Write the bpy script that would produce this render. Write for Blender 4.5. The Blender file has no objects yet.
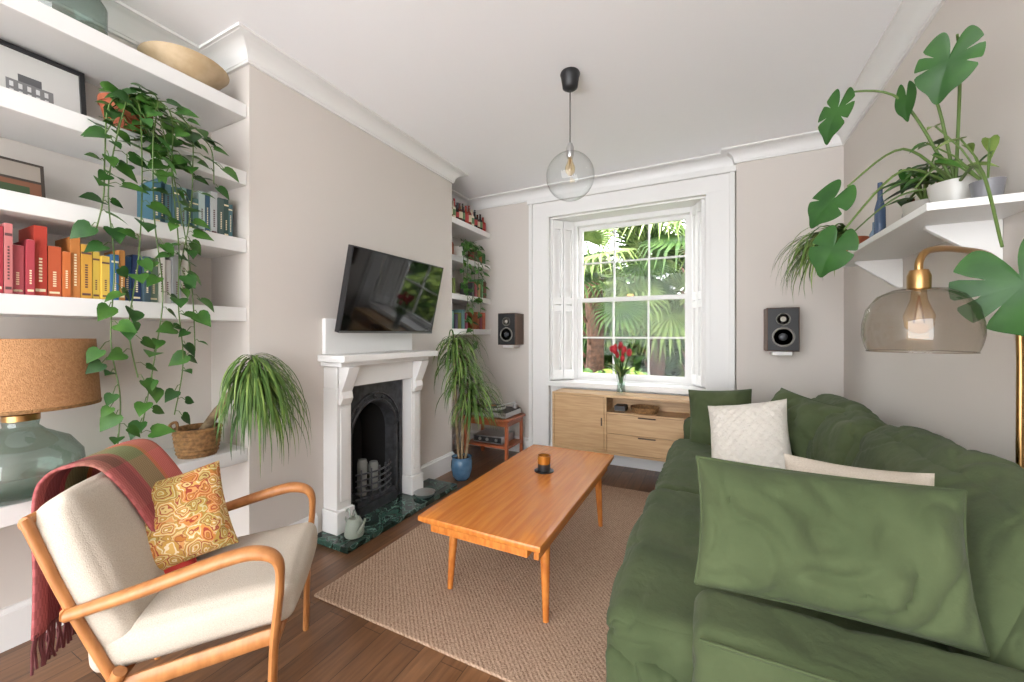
import bpy, bmesh, math, random
from mathutils import Vector, Matrix, noise
random.seed(7)
R=random.uniform
V=Vector
# ---------------------------------------------------------------- materials
def S(r,g,b):
    f=lambda c:(c/255/12.92) if c/255<=.04045 else ((c/255+.055)/1.055)**2.4
    return (f(r),f(g),f(b),1)
def mat(name,col,rough=.6,metal=0.,col2=None,scale=5.,stretch=(1,1,1),bump=0.,bscale=60.,bstretch=(1,1,1),detail=4.,spec=.5,sheen=0.,bdist=.01,ridged=0.):
    m=bpy.data.materials.new(name); m.use_nodes=True
    nt=m.node_tree; N=nt.nodes; K=nt.links; b=N['Principled BSDF']
    b.inputs['Base Color'].default_value=col; b.inputs['Roughness'].default_value=rough; b.inputs['Metallic'].default_value=metal
    b.inputs['Specular IOR Level'].default_value=spec
    if sheen: b.inputs['Sheen Weight'].default_value=sheen
    tc=N.new('ShaderNodeTexCoord')
    if col2:
        mp=N.new('ShaderNodeMapping'); mp.inputs['Scale'].default_value=stretch
        nz=N.new('ShaderNodeTexNoise'); nz.inputs['Scale'].default_value=scale; nz.inputs['Detail'].default_value=detail
        cr=N.new('ShaderNodeValToRGB'); cr.color_ramp.elements[0].color=col; cr.color_ramp.elements[1].color=col2
        cr.color_ramp.elements[0].position=.35; cr.color_ramp.elements[1].position=.65
        K.new(tc.outputs['Object'],mp.inputs[0]); K.new(mp.outputs[0],nz.inputs['Vector']); K.new(nz.outputs['Fac'],cr.inputs[0]); K.new(cr.outputs[0],b.inputs['Base Color'])
    if bump:
        mp=N.new('ShaderNodeMapping'); mp.inputs['Scale'].default_value=bstretch
        nz=N.new('ShaderNodeTexNoise'); nz.inputs['Scale'].default_value=bscale; nz.inputs['Detail'].default_value=4
        bp=N.new('ShaderNodeBump'); bp.inputs['Strength'].default_value=bump; bp.inputs['Distance'].default_value=bdist
        K.new(tc.outputs['Object'],mp.inputs[0]); K.new(mp.outputs[0],nz.inputs['Vector']); K.new(nz.outputs['Fac'],bp.inputs['Height']); K.new(bp.outputs[0],b.inputs['Normal'])
        if ridged:
            n2=N.new('ShaderNodeTexNoise'); n2.noise_type='RIDGED_MULTIFRACTAL'; n2.inputs['Scale'].default_value=ridged; n2.inputs['Detail'].default_value=3; n2.inputs['Distortion'].default_value=.5
            b2=N.new('ShaderNodeBump'); b2.inputs['Strength'].default_value=.8; b2.inputs['Distance'].default_value=.02
            K.new(tc.outputs['Object'],n2.inputs['Vector']); K.new(n2.outputs['Fac'],b2.inputs['Height']); K.new(b2.outputs[0],bp.inputs['Normal'])
    return m
_c={}
def cm(r,g,b,rough=.6):
    k=(r,g,b,rough)
    if k not in _c: _c[k]=mat('paint_%d_%d_%d'%(r,g,b),S(r,g,b),rough)
    return _c[k]
def glass(name,tint=(1,1,1,1),refl=.5,dark=None,base=.04):
    m=bpy.data.materials.new(name); m.use_nodes=True; nt=m.node_tree; N=nt.nodes; K=nt.links; N.clear()
    o=N.new('ShaderNodeOutputMaterial'); t=N.new('ShaderNodeBsdfTransparent'); g=N.new('ShaderNodeBsdfGlossy'); x=N.new('ShaderNodeMixShader'); lw=N.new('ShaderNodeLayerWeight'); lw.inputs['Blend'].default_value=.5
    t.inputs[0].default_value=tint; g.inputs['Roughness'].default_value=.03
    p=N.new('ShaderNodeMath'); p.operation='POWER'; p.inputs[1].default_value=4; K.new(lw.outputs['Facing'],p.inputs[0])
    q=N.new('ShaderNodeMath'); q.operation='MULTIPLY_ADD'; q.inputs[1].default_value=refl; q.inputs[2].default_value=base; K.new(p.outputs[0],q.inputs[0])
    if dark:
        cr=N.new('ShaderNodeMixRGB'); cr.inputs[1].default_value=tint; cr.inputs[2].default_value=dark
        K.new(p.outputs[0],cr.inputs[0]); K.new(cr.outputs[0],t.inputs[0])
    K.new(q.outputs[0],x.inputs[0]); K.new(t.outputs[0],x.inputs[1]); K.new(g.outputs[0],x.inputs[2]); K.new(x.outputs[0],o.inputs[0])
    return m
M_wall=mat('wall_paint',S(203,196,189),.85,bump=.03,bscale=200)
M_white=mat('white_gloss_paint',S(223,222,220),.45)
M_ceil=mat('ceiling_paint',S(243,243,245),.9)
M_green=mat('green_linen',S(64,75,49),.9,col2=S(78,88,60),scale=3,bump=.5,bscale=30,bdist=.008,detail=6,sheen=.05,spec=.15,ridged=5.5)
M_cream=mat('cream_linen',S(196,186,172),.9,col2=S(184,173,158),scale=300,bump=.3,bscale=400,spec=.2)
M_oakc=mat('oak_cabinet',S(194,160,118),.45,col2=S(176,140,98),scale=8,stretch=(.6,1,9))
M_teak=mat('teak',S(200,126,58),.25,col2=S(180,104,44),scale=7,stretch=(9,.5,3))
M_oakch=mat('oak_chair',S(186,126,74),.4,col2=S(164,106,58),scale=12,stretch=(3,3,1))
M_black=mat('black_plastic',S(28,28,30),.45)
M_iron=mat('cast_iron',S(50,52,56),.34,.4,col2=S(74,76,80),scale=20,bump=.2,bscale=80)
M_soot=mat('soot',S(14,14,15),.9)
M_brass=mat('brass',S(166,130,84),.28,1)
M_terra=mat('terracotta',S(150,80,50),.8,col2=S(134,68,40),scale=20)
M_soil=mat('soil',S(48,36,28),1)
M_leaf=mat('leaf_green',S(46,88,30),.5,col2=S(70,110,42),scale=14,spec=.3)
M_leafd=mat('leaf_dark',S(32,68,28),.45,col2=S(50,90,36),scale=10,spec=.3)
M_leafl=mat('leaf_light',S(100,126,54),.5,col2=S(128,150,80),scale=20,spec=.3)
M_dracaena=mat('leaf_grass',S(56,86,34),.5,col2=S(86,114,52),scale=12,spec=.3)
M_stem=mat('stem',S(80,104,46),.6)
M_trunk=mat('trunk',S(150,130,100),.8,col2=S(110,90,66),scale=30)
M_glass=glass('clear_glass',(.97,.98,.98,1),.6,(.6,.62,.62,1))
M_smoke=glass('smoke_glass',(.78,.74,.69,1),.5,(.40,.36,.31,1),.06)
M_pane=glass('window_glass',(1,1,1,1),.1,None,.01)
M_bglass=glass('green_glass',(.60,.68,.64,1),.6,(.16,.24,.22,1),.07)
M_burlap=mat('burlap',S(180,134,92),.9,col2=S(158,114,74),scale=120,bump=.4,bscale=300)
M_wick=mat('wicker',S(156,116,72),.8,col2=S(114,82,48),scale=60,bump=.6,bscale=90)
M_steel=mat('steel',S(190,190,190),.3,.9)
def mfloor():
    m=mat('wood_planks',S(98,62,42),.28); nt=m.node_tree; N=nt.nodes; K=nt.links; b=N['Principled BSDF']
    tc=N.new('ShaderNodeTexCoord'); mp=N.new('ShaderNodeMapping'); mp.inputs['Rotation'].default_value=(0,0,math.pi/2)
    br=N.new('ShaderNodeTexBrick'); br.inputs['Scale'].default_value=1; br.inputs['Brick Width'].default_value=1.2; br.inputs['Row Height'].default_value=.10; br.inputs['Mortar Size'].default_value=.0012
    br.inputs['Color1'].default_value=S(136,98,68); br.inputs['Color2'].default_value=S(102,70,46); br.inputs['Mortar'].default_value=S(45,28,18)
    K.new(tc.outputs['Object'],mp.inputs[0]); K.new(mp.outputs[0],br.inputs['Vector'])
    m2=N.new('ShaderNodeMapping'); m2.inputs['Scale'].default_value=(12,1,1); K.new(tc.outputs['Object'],m2.inputs[0])
    nz=N.new('ShaderNodeTexNoise'); nz.inputs['Scale'].default_value=5; nz.inputs['Detail'].default_value=8; K.new(m2.outputs[0],nz.inputs['Vector'])
    mx=N.new('ShaderNodeMixRGB'); mx.blend_type='MULTIPLY'; mx.inputs[0].default_value=.7
    cr=N.new('ShaderNodeValToRGB'); cr.color_ramp.elements[0].color=(.5,.47,.44,1); cr.color_ramp.elements[1].color=(1.2,1.18,1.15,1); cr.color_ramp.elements[0].position=.3; cr.color_ramp.elements[1].position=.7
    K.new(nz.outputs['Fac'],cr.inputs[0]); K.new(br.outputs['Color'],mx.inputs[1]); K.new(cr.outputs[0],mx.inputs[2]); K.new(mx.outputs[0],b.inputs['Base Color'])
    return m
def mrug():
    m=mat('woven_rug',S(184,152,128),.95,spec=.1); nt=m.node_tree; N=nt.nodes; K=nt.links; b=N['Principled BSDF']
    tc=N.new('ShaderNodeTexCoord')
    w=N.new('ShaderNodeTexWave'); w.wave_type='BANDS'; w.bands_direction='DIAGONAL'; w.inputs['Scale'].default_value=28; w.inputs['Distortion'].default_value=6; w.inputs['Detail'].default_value=2; w.inputs['Detail Scale'].default_value=8
    K.new(tc.outputs['Object'],w.inputs['Vector'])
    nz=N.new('ShaderNodeTexNoise'); nz.inputs['Scale'].default_value=140; K.new(tc.outputs['Object'],nz.inputs['Vector'])
    ad=N.new('ShaderNodeMath'); ad.operation='MULTIPLY_ADD'; ad.inputs[1].default_value=.45; K.new(w.outputs['Fac'],ad.inputs[0]); K.new(nz.outputs['Fac'],ad.inputs[2])
    cr=N.new('ShaderNodeValToRGB'); cr.color_ramp.elements[0].color=S(128,98,78); cr.color_ramp.elements[1].color=S(200,172,148); cr.color_ramp.elements[0].position=.35; cr.color_ramp.elements[1].position=.95
    K.new(ad.outputs[0],cr.inputs[0]); K.new(cr.outputs[0],b.inputs['Base Color'])
    bp=N.new('ShaderNodeBump'); bp.inputs['Strength'].default_value=.6; bp.inputs['Distance'].default_value=.01; K.new(ad.outputs[0],bp.inputs['Height']); K.new(bp.outputs[0],b.inputs['Normal'])
    return m
def mmarble():
    m=mat('green_marble',S(30,52,44),.12); nt=m.node_tree; N=nt.nodes; K=nt.links; b=N['Principled BSDF']
    tc=N.new('ShaderNodeTexCoord'); nz=N.new('ShaderNodeTexNoise'); nz.inputs['Scale'].default_value=7; nz.inputs['Detail'].default_value=9; nz.inputs['Distortion'].default_value=1.6
    K.new(tc.outputs['Object'],nz.inputs['Vector'])
    cr=N.new('ShaderNodeValToRGB'); e=cr.color_ramp.elements; e[0].color=S(22,40,34); e[1].color=S(50,78,68); e[0].position=.4; e[1].position=.6
    x=e.new(.505); x.color=S(120,150,138); x=e.new(.49); x.color=S(34,58,50); x=e.new(.52); x.color=S(34,58,50)
    K.new(nz.outputs['Fac'],cr.inputs[0]); K.new(cr.outputs[0],b.inputs['Base Color'])
    return m
def mpaisley():
    m=mat('paisley_print',S(200,160,70),.85); nt=m.node_tree; N=nt.nodes; K=nt.links; b=N['Principled BSDF']
    tc=N.new('ShaderNodeTexCoord'); nz=N.new('ShaderNodeTexNoise'); nz.inputs['Scale'].default_value=18; K.new(tc.outputs['Object'],nz.inputs['Vector'])
    mv=N.new('ShaderNodeVectorMath'); mv.operation='MULTIPLY_ADD'; mv.inputs[1].default_value=(.06,.06,.06); K.new(nz.outputs['Color'],mv.inputs[0]); K.new(tc.outputs['Object'],mv.inputs[2])
    v=N.new('ShaderNodeTexVoronoi'); v.inputs['Scale'].default_value=26; K.new(mv.outputs[0],v.inputs['Vector'])
    mu=N.new('ShaderNodeMath'); mu.operation='MULTIPLY'; mu.inputs[1].default_value=2.2; K.new(v.outputs['Distance'],mu.inputs[0])
    fr=N.new('ShaderNodeMath'); fr.operation='FRACT'; K.new(mu.outputs[0],fr.inputs[0])
    sp=N.new('ShaderNodeSeparateColor'); K.new(v.outputs['Color'],sp.inputs[0])
    cr=N.new('ShaderNodeValToRGB'); cr.color_ramp.interpolation='CONSTANT'; e=cr.color_ramp.elements
    e[0].color=S(150,70,48); e[1].position=.14; e[1].color=S(194,154,80)
    for p,c in((.36,(212,194,156)),(.50,(178,136,62)),(.72,(146,98,58)),(.80,(200,172,112))): x=e.new(p); x.color=S(*c)
    K.new(fr.outputs[0],cr.inputs[0])
    c2=N.new('ShaderNodeValToRGB'); c2.color_ramp.interpolation='CONSTANT'; e=c2.color_ramp.elements; e[0].color=(1,1,1,1); e[1].position=.4; e[1].color=(.74,.8,.66,1); x=e.new(.7); x.color=(1,.62,.5,1); x=e.new(.85); x.color=(1.1,1.1,1.2,1)
    K.new(sp.outputs[0],c2.inputs[0])
    mx=N.new('ShaderNodeMixRGB'); mx.blend_type='MULTIPLY'; mx.inputs[0].default_value=.9; K.new(cr.outputs[0],mx.inputs[1]); K.new(c2.outputs[0],mx.inputs[2]); K.new(mx.outputs[0],b.inputs['Base Color'])
    return m
M_floor=mfloor(); M_rug=mrug(); M_marble=mmarble(); M_patch=mpaisley()
# ---------------------------------------------------------------- mesh builder
class MB:
    def __init__(s): s.v=[];s.f=[];s.m=[];s.mats=[]
    def mi(s,m):
        if m not in s.mats: s.mats.append(m)
        return s.mats.index(m)
    def add(s,vs,fs,m,X=None):
        o=len(s.v); k=s.mi(m)
        s.v+= [tuple(X@V(p)) for p in vs] if X else [tuple(p) for p in vs]
        for f in fs: s.f.append([i+o for i in f]); s.m.append(k)
    def box(s,a,b,m,X=None):
        x0,y0,z0=a;x1,y1,z1=b
        vs=[(x0,y0,z0),(x1,y0,z0),(x1,y1,z0),(x0,y1,z0),(x0,y0,z1),(x1,y0,z1),(x1,y1,z1),(x0,y1,z1)]
        s.add(vs,[(0,3,2,1),(4,5,6,7),(0,1,5,4),(1,2,6,5),(2,3,7,6),(3,0,4,7)],m,X)
    def tube(s,pts,r,m,seg=8,X=None,flat=(1,1),cap=True,up=None):
        pts=[V(p) for p in pts]; n=len(pts); vs=[];fs=[]
        if not isinstance(r,(list,tuple)): r=[r]*n
        t0=(pts[1]-pts[0]).normalized()
        u=V(up) if up else (V((0,0,1)) if abs(t0.z)<.9 else V((1,0,0)))
        for i,p in enumerate(pts):
            t=(pts[min(i+1,n-1)]-pts[max(i-1,0)]).normalized()
            a=u-t*u.dot(t)
            a=a.normalized() if a.length>1e-5 else t.orthogonal().normalized()
            if not up: u=a
            b=t.cross(a)
            for k in range(seg):
                q=2*math.pi*(k+.5)/seg
                vs.append(p+(a*math.cos(q)*flat[0]+b*math.sin(q)*flat[1])*r[i])
        for i in range(n-1):
            for k in range(seg):
                k2=(k+1)%seg; fs.append((i*seg+k,i*seg+k2,(i+1)*seg+k2,(i+1)*seg+k))
        if cap: fs.append(tuple(range(seg))[::-1]); fs.append(tuple((n-1)*seg+k for k in range(seg)))
        s.add(vs,fs,m,X)
    def lathe(s,prof,c,m,seg=24,X=None):
        vs=[];fs=[];n=len(prof)
        for r,z in prof:
            for k in range(seg):
                q=2*math.pi*k/seg; vs.append((c[0]+r*math.cos(q),c[1]+r*math.sin(q),c[2]+z))
        for i in range(n-1):
            for k in range(seg):
                k2=(k+1)%seg; fs.append((i*seg+k,i*seg+k2,(i+1)*seg+k2,(i+1)*seg+k))
        s.add(vs,fs,m,X)
    def grid(s,fn,nu,nv,m,X=None,flip=False):
        vs=[fn(i/nu,j/nv) for i in range(nu+1) for j in range(nv+1)]; w=nv+1
        fs=[((i*w+j),((i+1)*w+j),((i+1)*w+j+1),(i*w+j+1)) for i in range(nu) for j in range(nv)]
        if flip: fs=[f[::-1] for f in fs]
        s.add(vs,fs,m,X)
    def soft(s,lo,hi,r,m,n=14,bulge=0.,nz=0.,nf=4.,X=None,seed=0.):
        lo=V(lo);hi=V(hi);c=(lo+hi)/2;h=(hi-lo)/2
        def P(p):
            q=V((p[0]*h.x,p[1]*h.y,p[2]*h.z)); i=V([max(-(h[k]-min(r,h[k])),min(h[k]-min(r,h[k]),q[k])) for k in range(3)])
            d=q-i
            if d.length>1e-6: q=i+d.normalized()*min(r,d.length)
            if bulge:
                for k in range(3):
                    a,b=(k+1)%3,(k+2)%3
                    q[k]+= (1 if p[k]>0 else -1)*abs(p[k])**3*bulge*max(0,(1-p[a]**2))*max(0,(1-p[b]**2))
            if nz:
                w=q*nf+V((seed,seed*1.7,0)); dd=noise.noise_vector(w)*nz
                hv=0
                for fr,am in((1.2,.7),(2.6,.3)):
                    w2=w*fr; w2=w2+noise.noise_vector(w*.6)*1.2
                    cr=1-abs(noise.noise(w2))*5.0
                    if cr>0: hv+=cr**1.3*nz*am
                q=q+dd-(q.normalized() if q.length>1e-6 else V((0,0,1)))*hv
            return c+q
        for k in range(3):
            for sg in (-1,1):
                def fn(u,v,k=k,sg=sg):
                    p=[0,0,0];p[k]=sg
                    e=lambda t: .6*math.sin((t-.5)*math.pi)+.4*(2*t-1)
                    p[(k+1)%3]=e(u); p[(k+2)%3]=e(v); return P(p)
                s.grid(fn,n,n,m,X,flip=(sg<0))
    def pillow(s,w,h,T,m,X,n=20,pin=.07,nz=.004,m2=None,seed=0,knob=0,pipe=0):
        def fn(u,v,sg=1):
            a=math.sin((u-.5)*math.pi);b=math.sin((v-.5)*math.pi)
            x=w/2*a*(1-pin*(1-b*b)*abs(a)**2);y=h/2*b*(1-pin*(1-a*a)*abs(b)**2)
            t=max(0,(1-a**4)*(1-b**4))**.6
            z=sg*T/2*t
            k=noise.noise_vector(V((x*9+seed,y*9,sg*2)))*nz*(.3+t)
            w2=V((x*9+seed*3,y*9,sg*5)); cr=max(0,1-abs(noise.noise(w2+noise.noise_vector(w2*.5)*1.5))*3.5)
            kk=-sg*cr*nz*2*t
            if knob: kk=sg*knob*t*(.5+.5*math.sin(a*26)*math.sin(b*26))
            e=0 if t<1e-4 else 1
            return V((x+k.x*e,y+k.y*e,z+k.z*3*e+kk))
        for sg in (-1,1):
            s.grid(lambda u,v:fn(u,v,sg),n,n,m if sg>0 or not m2 else m2,X,flip=(sg<0))
        if pipe:
            P=[fn(i/24,0) for i in range(24)]+[fn(1,i/24) for i in range(24)]+[fn(1-i/24,1) for i in range(24)]+[fn(0,1-i/24) for i in range(25)]
            s.tube(P,pipe,m,6,X,up=(0,0,1))
    def obj(s,name,bevel=0,smooth=38,merge=False,solid=0,parent=None):
        me=bpy.data.meshes.new(name); me.from_pydata(s.v,[],s.f); 
        for m in s.mats: me.materials.append(m)
        me.polygons.foreach_set('material_index',s.m)
        if merge:
            bm=bmesh.new(); bm.from_mesh(me); bmesh.ops.remove_doubles(bm,verts=bm.verts,dist=2e-4); bm.to_mesh(me); bm.free()
        me.polygons.foreach_set('use_smooth',[smooth>0]*len(me.polygons)); me.update()
        if smooth>0: me.set_sharp_from_angle(angle=math.radians(smooth))
        o=bpy.data.objects.new(name,me); bpy.context.collection.objects.link(o)
        if solid:
            q=o.modifiers.new('s','SOLIDIFY'); q.thickness=solid
        if bevel:
            q=o.modifiers.new('b','BEVEL'); q.width=bevel; q.segments=2; q.limit_method='ANGLE'; q.angle_limit=math.radians(50)
        if parent: o.parent=parent
        return o
def one(name,fn,**k):
    b=MB(); fn(b); return b.obj(name,**k)
def bx(name,a,b,m,**k):
    q=MB(); q.box(a,b,m); return q.obj(name,**k)
def T(x,y,z): return Matrix.Translation((x,y,z))
def RX(a): return Matrix.Rotation(math.radians(a),4,'X')
def RY(a): return Matrix.Rotation(math.radians(a),4,'Y')
def RZ(a): return Matrix.Rotation(math.radians(a),4,'Z')
def smoothpath(P,n=6):
    P=[V(p) for p in P]; out=[]
    for i in range(len(P)-1):
        a=P[max(i-1,0)];b=P[i];c=P[i+1];d=P[min(i+2,len(P)-1)]
        for k in range(n):
            t=k/n; out.append(.5*((2*b)+(c-a)*t+(2*a-5*b+4*c-d)*t*t+(3*b-a-3*c+d)*t**3))
    out.append(P[-1]); return out
# ---------------------------------------------------------------- leaves
def heart(mb,p,d,n,L,m,W=1.,curl=.25):
    p=V(p);d=V(d).normalized();n=V(n);n=(n-d*n.dot(d));n=n.normalized() if n.length>1e-4 else d.orthogonal().normalized();sd=d.cross(n)
    C=[0,.05,.2,.45,.7,.88,1];E=[(-.1,.2),(-.03,.36),(.18,.44),(.45,.37),(.7,.21),(.88,.08),(1,.0)]
    vs=[]
    for c,(s,w) in zip(C,E):
        z=-curl*c*c
        vs+= [p+L*(d*s+sd*w*W+n*(z+w*.22)),p+L*(d*c+n*z),p+L*(d*s-sd*w*W+n*(z+w*.22))]
    fs=[]
    for i in range(6): fs+=[(3*i,3*i+1,3*i+4,3*i+3),(3*i+1,3*i+2,3*i+5,3*i+4)]
    mb.add(vs,fs,m)
def strap(mb,p,az,L,e0,e1,w,m,n=9,fold=.3,pw=1.2,xmin=None):
    p=V(p);vs=[]; 
    for i in range(n+1):
        s=i/n; e=math.radians(e0+(e1-e0)*s**pw); d=V((math.cos(az)*math.cos(e),math.sin(az)*math.cos(e),math.sin(e)))
        if i: p=p+d*(L/n)
        if xmin is not None: p=V((max(p.x,xmin),p.y,p.z))
        sd=V((-math.sin(az),math.cos(az),0)); nn=sd.cross(d)*-1
        ww=w*(min(1,.5+s*2.5))*(1-s**2.5)*.5+.0004
        vs+=[p+sd*ww-nn*ww*fold,p,p-sd*ww-nn*ww*fold]
    fs=[]
    for i in range(n): fs+=[(3*i,3*i+1,3*i+4,3*i+3),(3*i+1,3*i+2,3*i+5,3*i+4)]
    mb.add(vs,fs,m)
def monstera(mb,p,d,n,L,m,slits=(1.0,1.55,2.1),wd=.85):
    p=V(p);d=V(d).normalized();n=V(n);n=(n-d*n.dot(d)).normalized();sd=d.cross(n)
    N=132;ring=[];mid=[]
    for i in range(N):
        q=-math.pi+2*math.pi*i/N;a=abs(q)
        r=.54*(1-.80*math.exp(-((math.pi-a)/.25)**2))*(1+.28*math.exp(-(a/.28)**2))*(1-.06*math.cos(2*q))
        r0=r
        for t in slits: r*=1-.5*math.exp(-((a-t-(.1 if q<0 else 0))/.045)**2)
        for rr,lst in ((r,ring),(min(r,r0*.45),mid)):
            x=rr*math.cos(q);y=rr*math.sin(q)*wd
            z=-.55*x*abs(x)-.35*y*y+.14*abs(y)
            lst.append(p+L*(d*(x+.42)+sd*y+n*z))
    vs=[p+L*d*.42]+mid+ring; fs=[]
    for i in range(N):
        j=(i+1)%N; fs+=[(0,1+i,1+j),(1+i,1+N+i,1+N+j,1+j)]
    mb.add(vs,fs,m)
# ---------------------------------------------------------------- room shell
XL,XC,XR=-2.45,-2.10,.87; YC0,YC1,YB,YB2=1.20,2.97,3.73,3.65; H=2.70; Y0=-2.3
bx('floor',(-2.7,Y0,-.1),(1.1,4.0,0),M_floor,smooth=0)
bx('ceiling',(-2.7,Y0,H),(1.1,4.0,H+.15),M_ceil,smooth=0)
bx('wall_left',(-2.65,Y0,0),(XL,YB+.3,H),M_wall,smooth=0)
bx('wall_right',(XR,Y0,0),(XR+.2,YB+.3,H),M_wall,smooth=0)
bx('wall_chimney_near',(XL,YC0,0),(XC,1.76,H),M_wall,smooth=0)
bx('wall_chimney_far',(XL,2.26,0),(XC,YC1,H),M_wall,smooth=0)
bx('wall_chimney_over',(XL,1.76,.86),(XC,2.26,H),M_wall,smooth=0)
WX0,WX1,WZ1=-1.45,-.02,2.42
bx('wall_back_left',(XL,YB,0),(WX0,YB+.3,H),M_wall,smooth=0)
bx('wall_back_right',(WX1,YB,0),(XR,YB+.3,H),M_wall,smooth=0)
bx('wall_back_over',(WX0,YB,WZ1),(WX1,YB+.3,H),M_wall,smooth=0)
bx('wall_back_under',(WX0,YB+.03,0),(WX1,YB+.3,.72),M_white,smooth=0)
bx('wall_pier',(.19,YB2,0),(XR,YB,H),M_wall,smooth=0)
def sweep(name,path,prof,m,zc):
    n=len(path);rows=[]
    for i,p in enumerate(path):
        p=V((p[0],p[1])); ns=[]
        if i>0: t=(p-V(path[i-1][:2])).normalized(); ns.append(V((t.y,-t.x)))
        if i<n-1: t=(V(path[i+1][:2])-p).normalized(); ns.append(V((t.y,-t.x)))
        o=ns[0] if len(ns)==1 else (ns[0]+ns[1])/(1+ns[0].dot(ns[1]))
        rows.append([(p.x+o.x*d,p.y+o.y*d,zc+z) for d,z in prof])
    k=len(prof);vs=[q for r in rows for q in r]
    fs=[(i*k+j,i*k+j+1,(i+1)*k+j+1,(i+1)*k+j) for i in range(n-1) for j in range(k-1)]
    b=MB(); b.add(vs,fs,m); return b.obj(name,smooth=25)
per=[(XL,Y0),(XL,YC0),(XC,YC0),(XC,YC1),(XL,YC1),(XL,YB),(.19,YB),(.19,YB2),(XR,YB2),(XR,Y0)]
cov=[(0,-.10),(.014,-.10),(.014,-.088)]+[(.1-.078*math.cos(a*math.pi/2/6)-.004,-.086+.072*math.sin(a*math.pi/2/6)) for a in range(7)]+[(.098,-.012),(.11,-.012),(.11,0)]
sweep('trim_coving',per,cov,M_white,H)
sk=[(0,.16),(.008,.158),(.012,.145),(.018,.14),(.018,0)]
sweep('baseboard_left',[(XL,Y0),(XL,YC0),(XC,YC0),(XC,1.58)],sk,M_white,0)
sweep('baseboard_chimney',[(XC,2.46),(XC,YC1),(XL,YC1),(XL,YB),(-1.66,YB)],sk,M_white,0)
sweep('baseboard_back',[(WX0,YB+.03),(WX1,YB+.03)],sk,M_white,0)
sweep('baseboard_right',[(.17,YB2),(XR,YB2),(XR,Y0)],sk,M_white,0)
# ---------------------------------------------------------------- window
SY=3.93; SX0,SX1,SZ0,SZ1=-1.25,-.135,.76,2.375
def f(b):
    y=YB; W=M_white
    b.box((-1.62,y-.03,0),(-1.47,y+.0,2.42),W); b.box((.0,y-.03,0),(.145,y,2.42),W); b.box((-1.62,y-.03,2.42),(.145,y,2.55),W)
    b.box((-1.655,y-.05,0),(-1.62,y,2.55),W); b.box((.145,y-.05,0),(.18,y,2.55),W); b.box((-1.67,y-.06,2.55),(.195,y,2.598),W)
    b.box((-1.47,y-.04,0),(-1.44,y+.01,2.40),W); b.box((-.03,y-.04,0),(.0,y+.01,2.40),W); b.box((-1.47,y-.041,2.40),(.0,y+.01,2.42),W)
    b.box((-1.44,y+.01,2.385),(-.03,y+.3,2.425),W); b.box((-1.46,y-.045,.715),(-.01,y+.3,.76),W)
    for xa,xb in((-1.44,SX0-.02),(-.03,SX1+.02)):
        A=V((xa,y+.01,0));B=V((xb,SY-.005,0));d=(B-A);L=d.length;ang=math.degrees(math.atan2(d.y,d.x))
        s=1 if xa<-1 else -1
        X=T(xa,y+.01,0)@RZ(ang)
        def q(a0,z0,a1,z1,t): 
            lo,hi=(-t,0) if s>0 else (0,t)
            b.box((a0*L,lo,z0),(a1*L,hi,z1),W,X)
        q(0,.765,1,2.384,.008)
        for a0,a1 in((.03,.5),(.53,1)):
            q(a0,.78,a0+.10,2.375,.036);q(a1-.10,.78,a1,2.375,.036)
            for z0,z1 in((.78,.87),(1.46,1.52),(1.53,1.60),(2.29,2.375)): q(a0+.10,z0,a1-.10,z1,.034)
        lo,hi=(0,.05) if s>0 else (-.05,0)
        b.box((0,lo,.765),(L,hi,2.384),W,X)
    b.box((SX0-.06,SY,SZ0-.02),(SX0+.03,SY+.1,SZ1-.04),W);b.box((SX1-.03,SY,SZ0-.02),(SX1+.06,SY+.1,SZ1-.04),W);b.box((SX0-.06,SY-.001,SZ1-.04),(SX1+.06,SY+.101,SZ1+.03),W);b.box((SX0+.03,SY-.02,SZ0-.04),(SX1-.03,SY+.12,SZ0+.012),W)
    zm=1.575
    for z0,z1,yy in((SZ0+.012,zm+.02,SY+.02),(zm-.02,SZ1-.041,SY+.06)):
        xa,xb=SX0+.031,SX1-.031
        b.box((xa,yy,z0),(xa+.04,yy+.035,z1),W);b.box((xb-.04,yy,z0),(xb,yy+.035,z1),W)
        h0=.06 if z0<1 else .04
        b.box((xa+.04,yy+.001,z0),(xb-.04,yy+.034,z0+h0),W);b.box((xa+.04,yy+.001,z1-.04),(xb-.04,yy+.034,z1),W)
        for k in(1,2):
            x=xa+.03+(xb-xa-.06)*k/3; b.box((x-.008,yy+.005,z0+h0),(x+.008,yy+.03,z1-.04),W)
        z=(z0+z1)/2+.01; b.box((xa+.04,yy+.006,z-.008),(xb-.04,yy+.029,z+.008),W)
        b.box((xa+.02,yy+.016,z0+.02),(xb-.02,yy+.018,z1-.02),M_pane)
    b.box((-.72,SY+.0,zm+.021),(-.66,SY+.03,zm+.04),M_brass)
one('window_1',f,bevel=.002,smooth=0)
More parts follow.
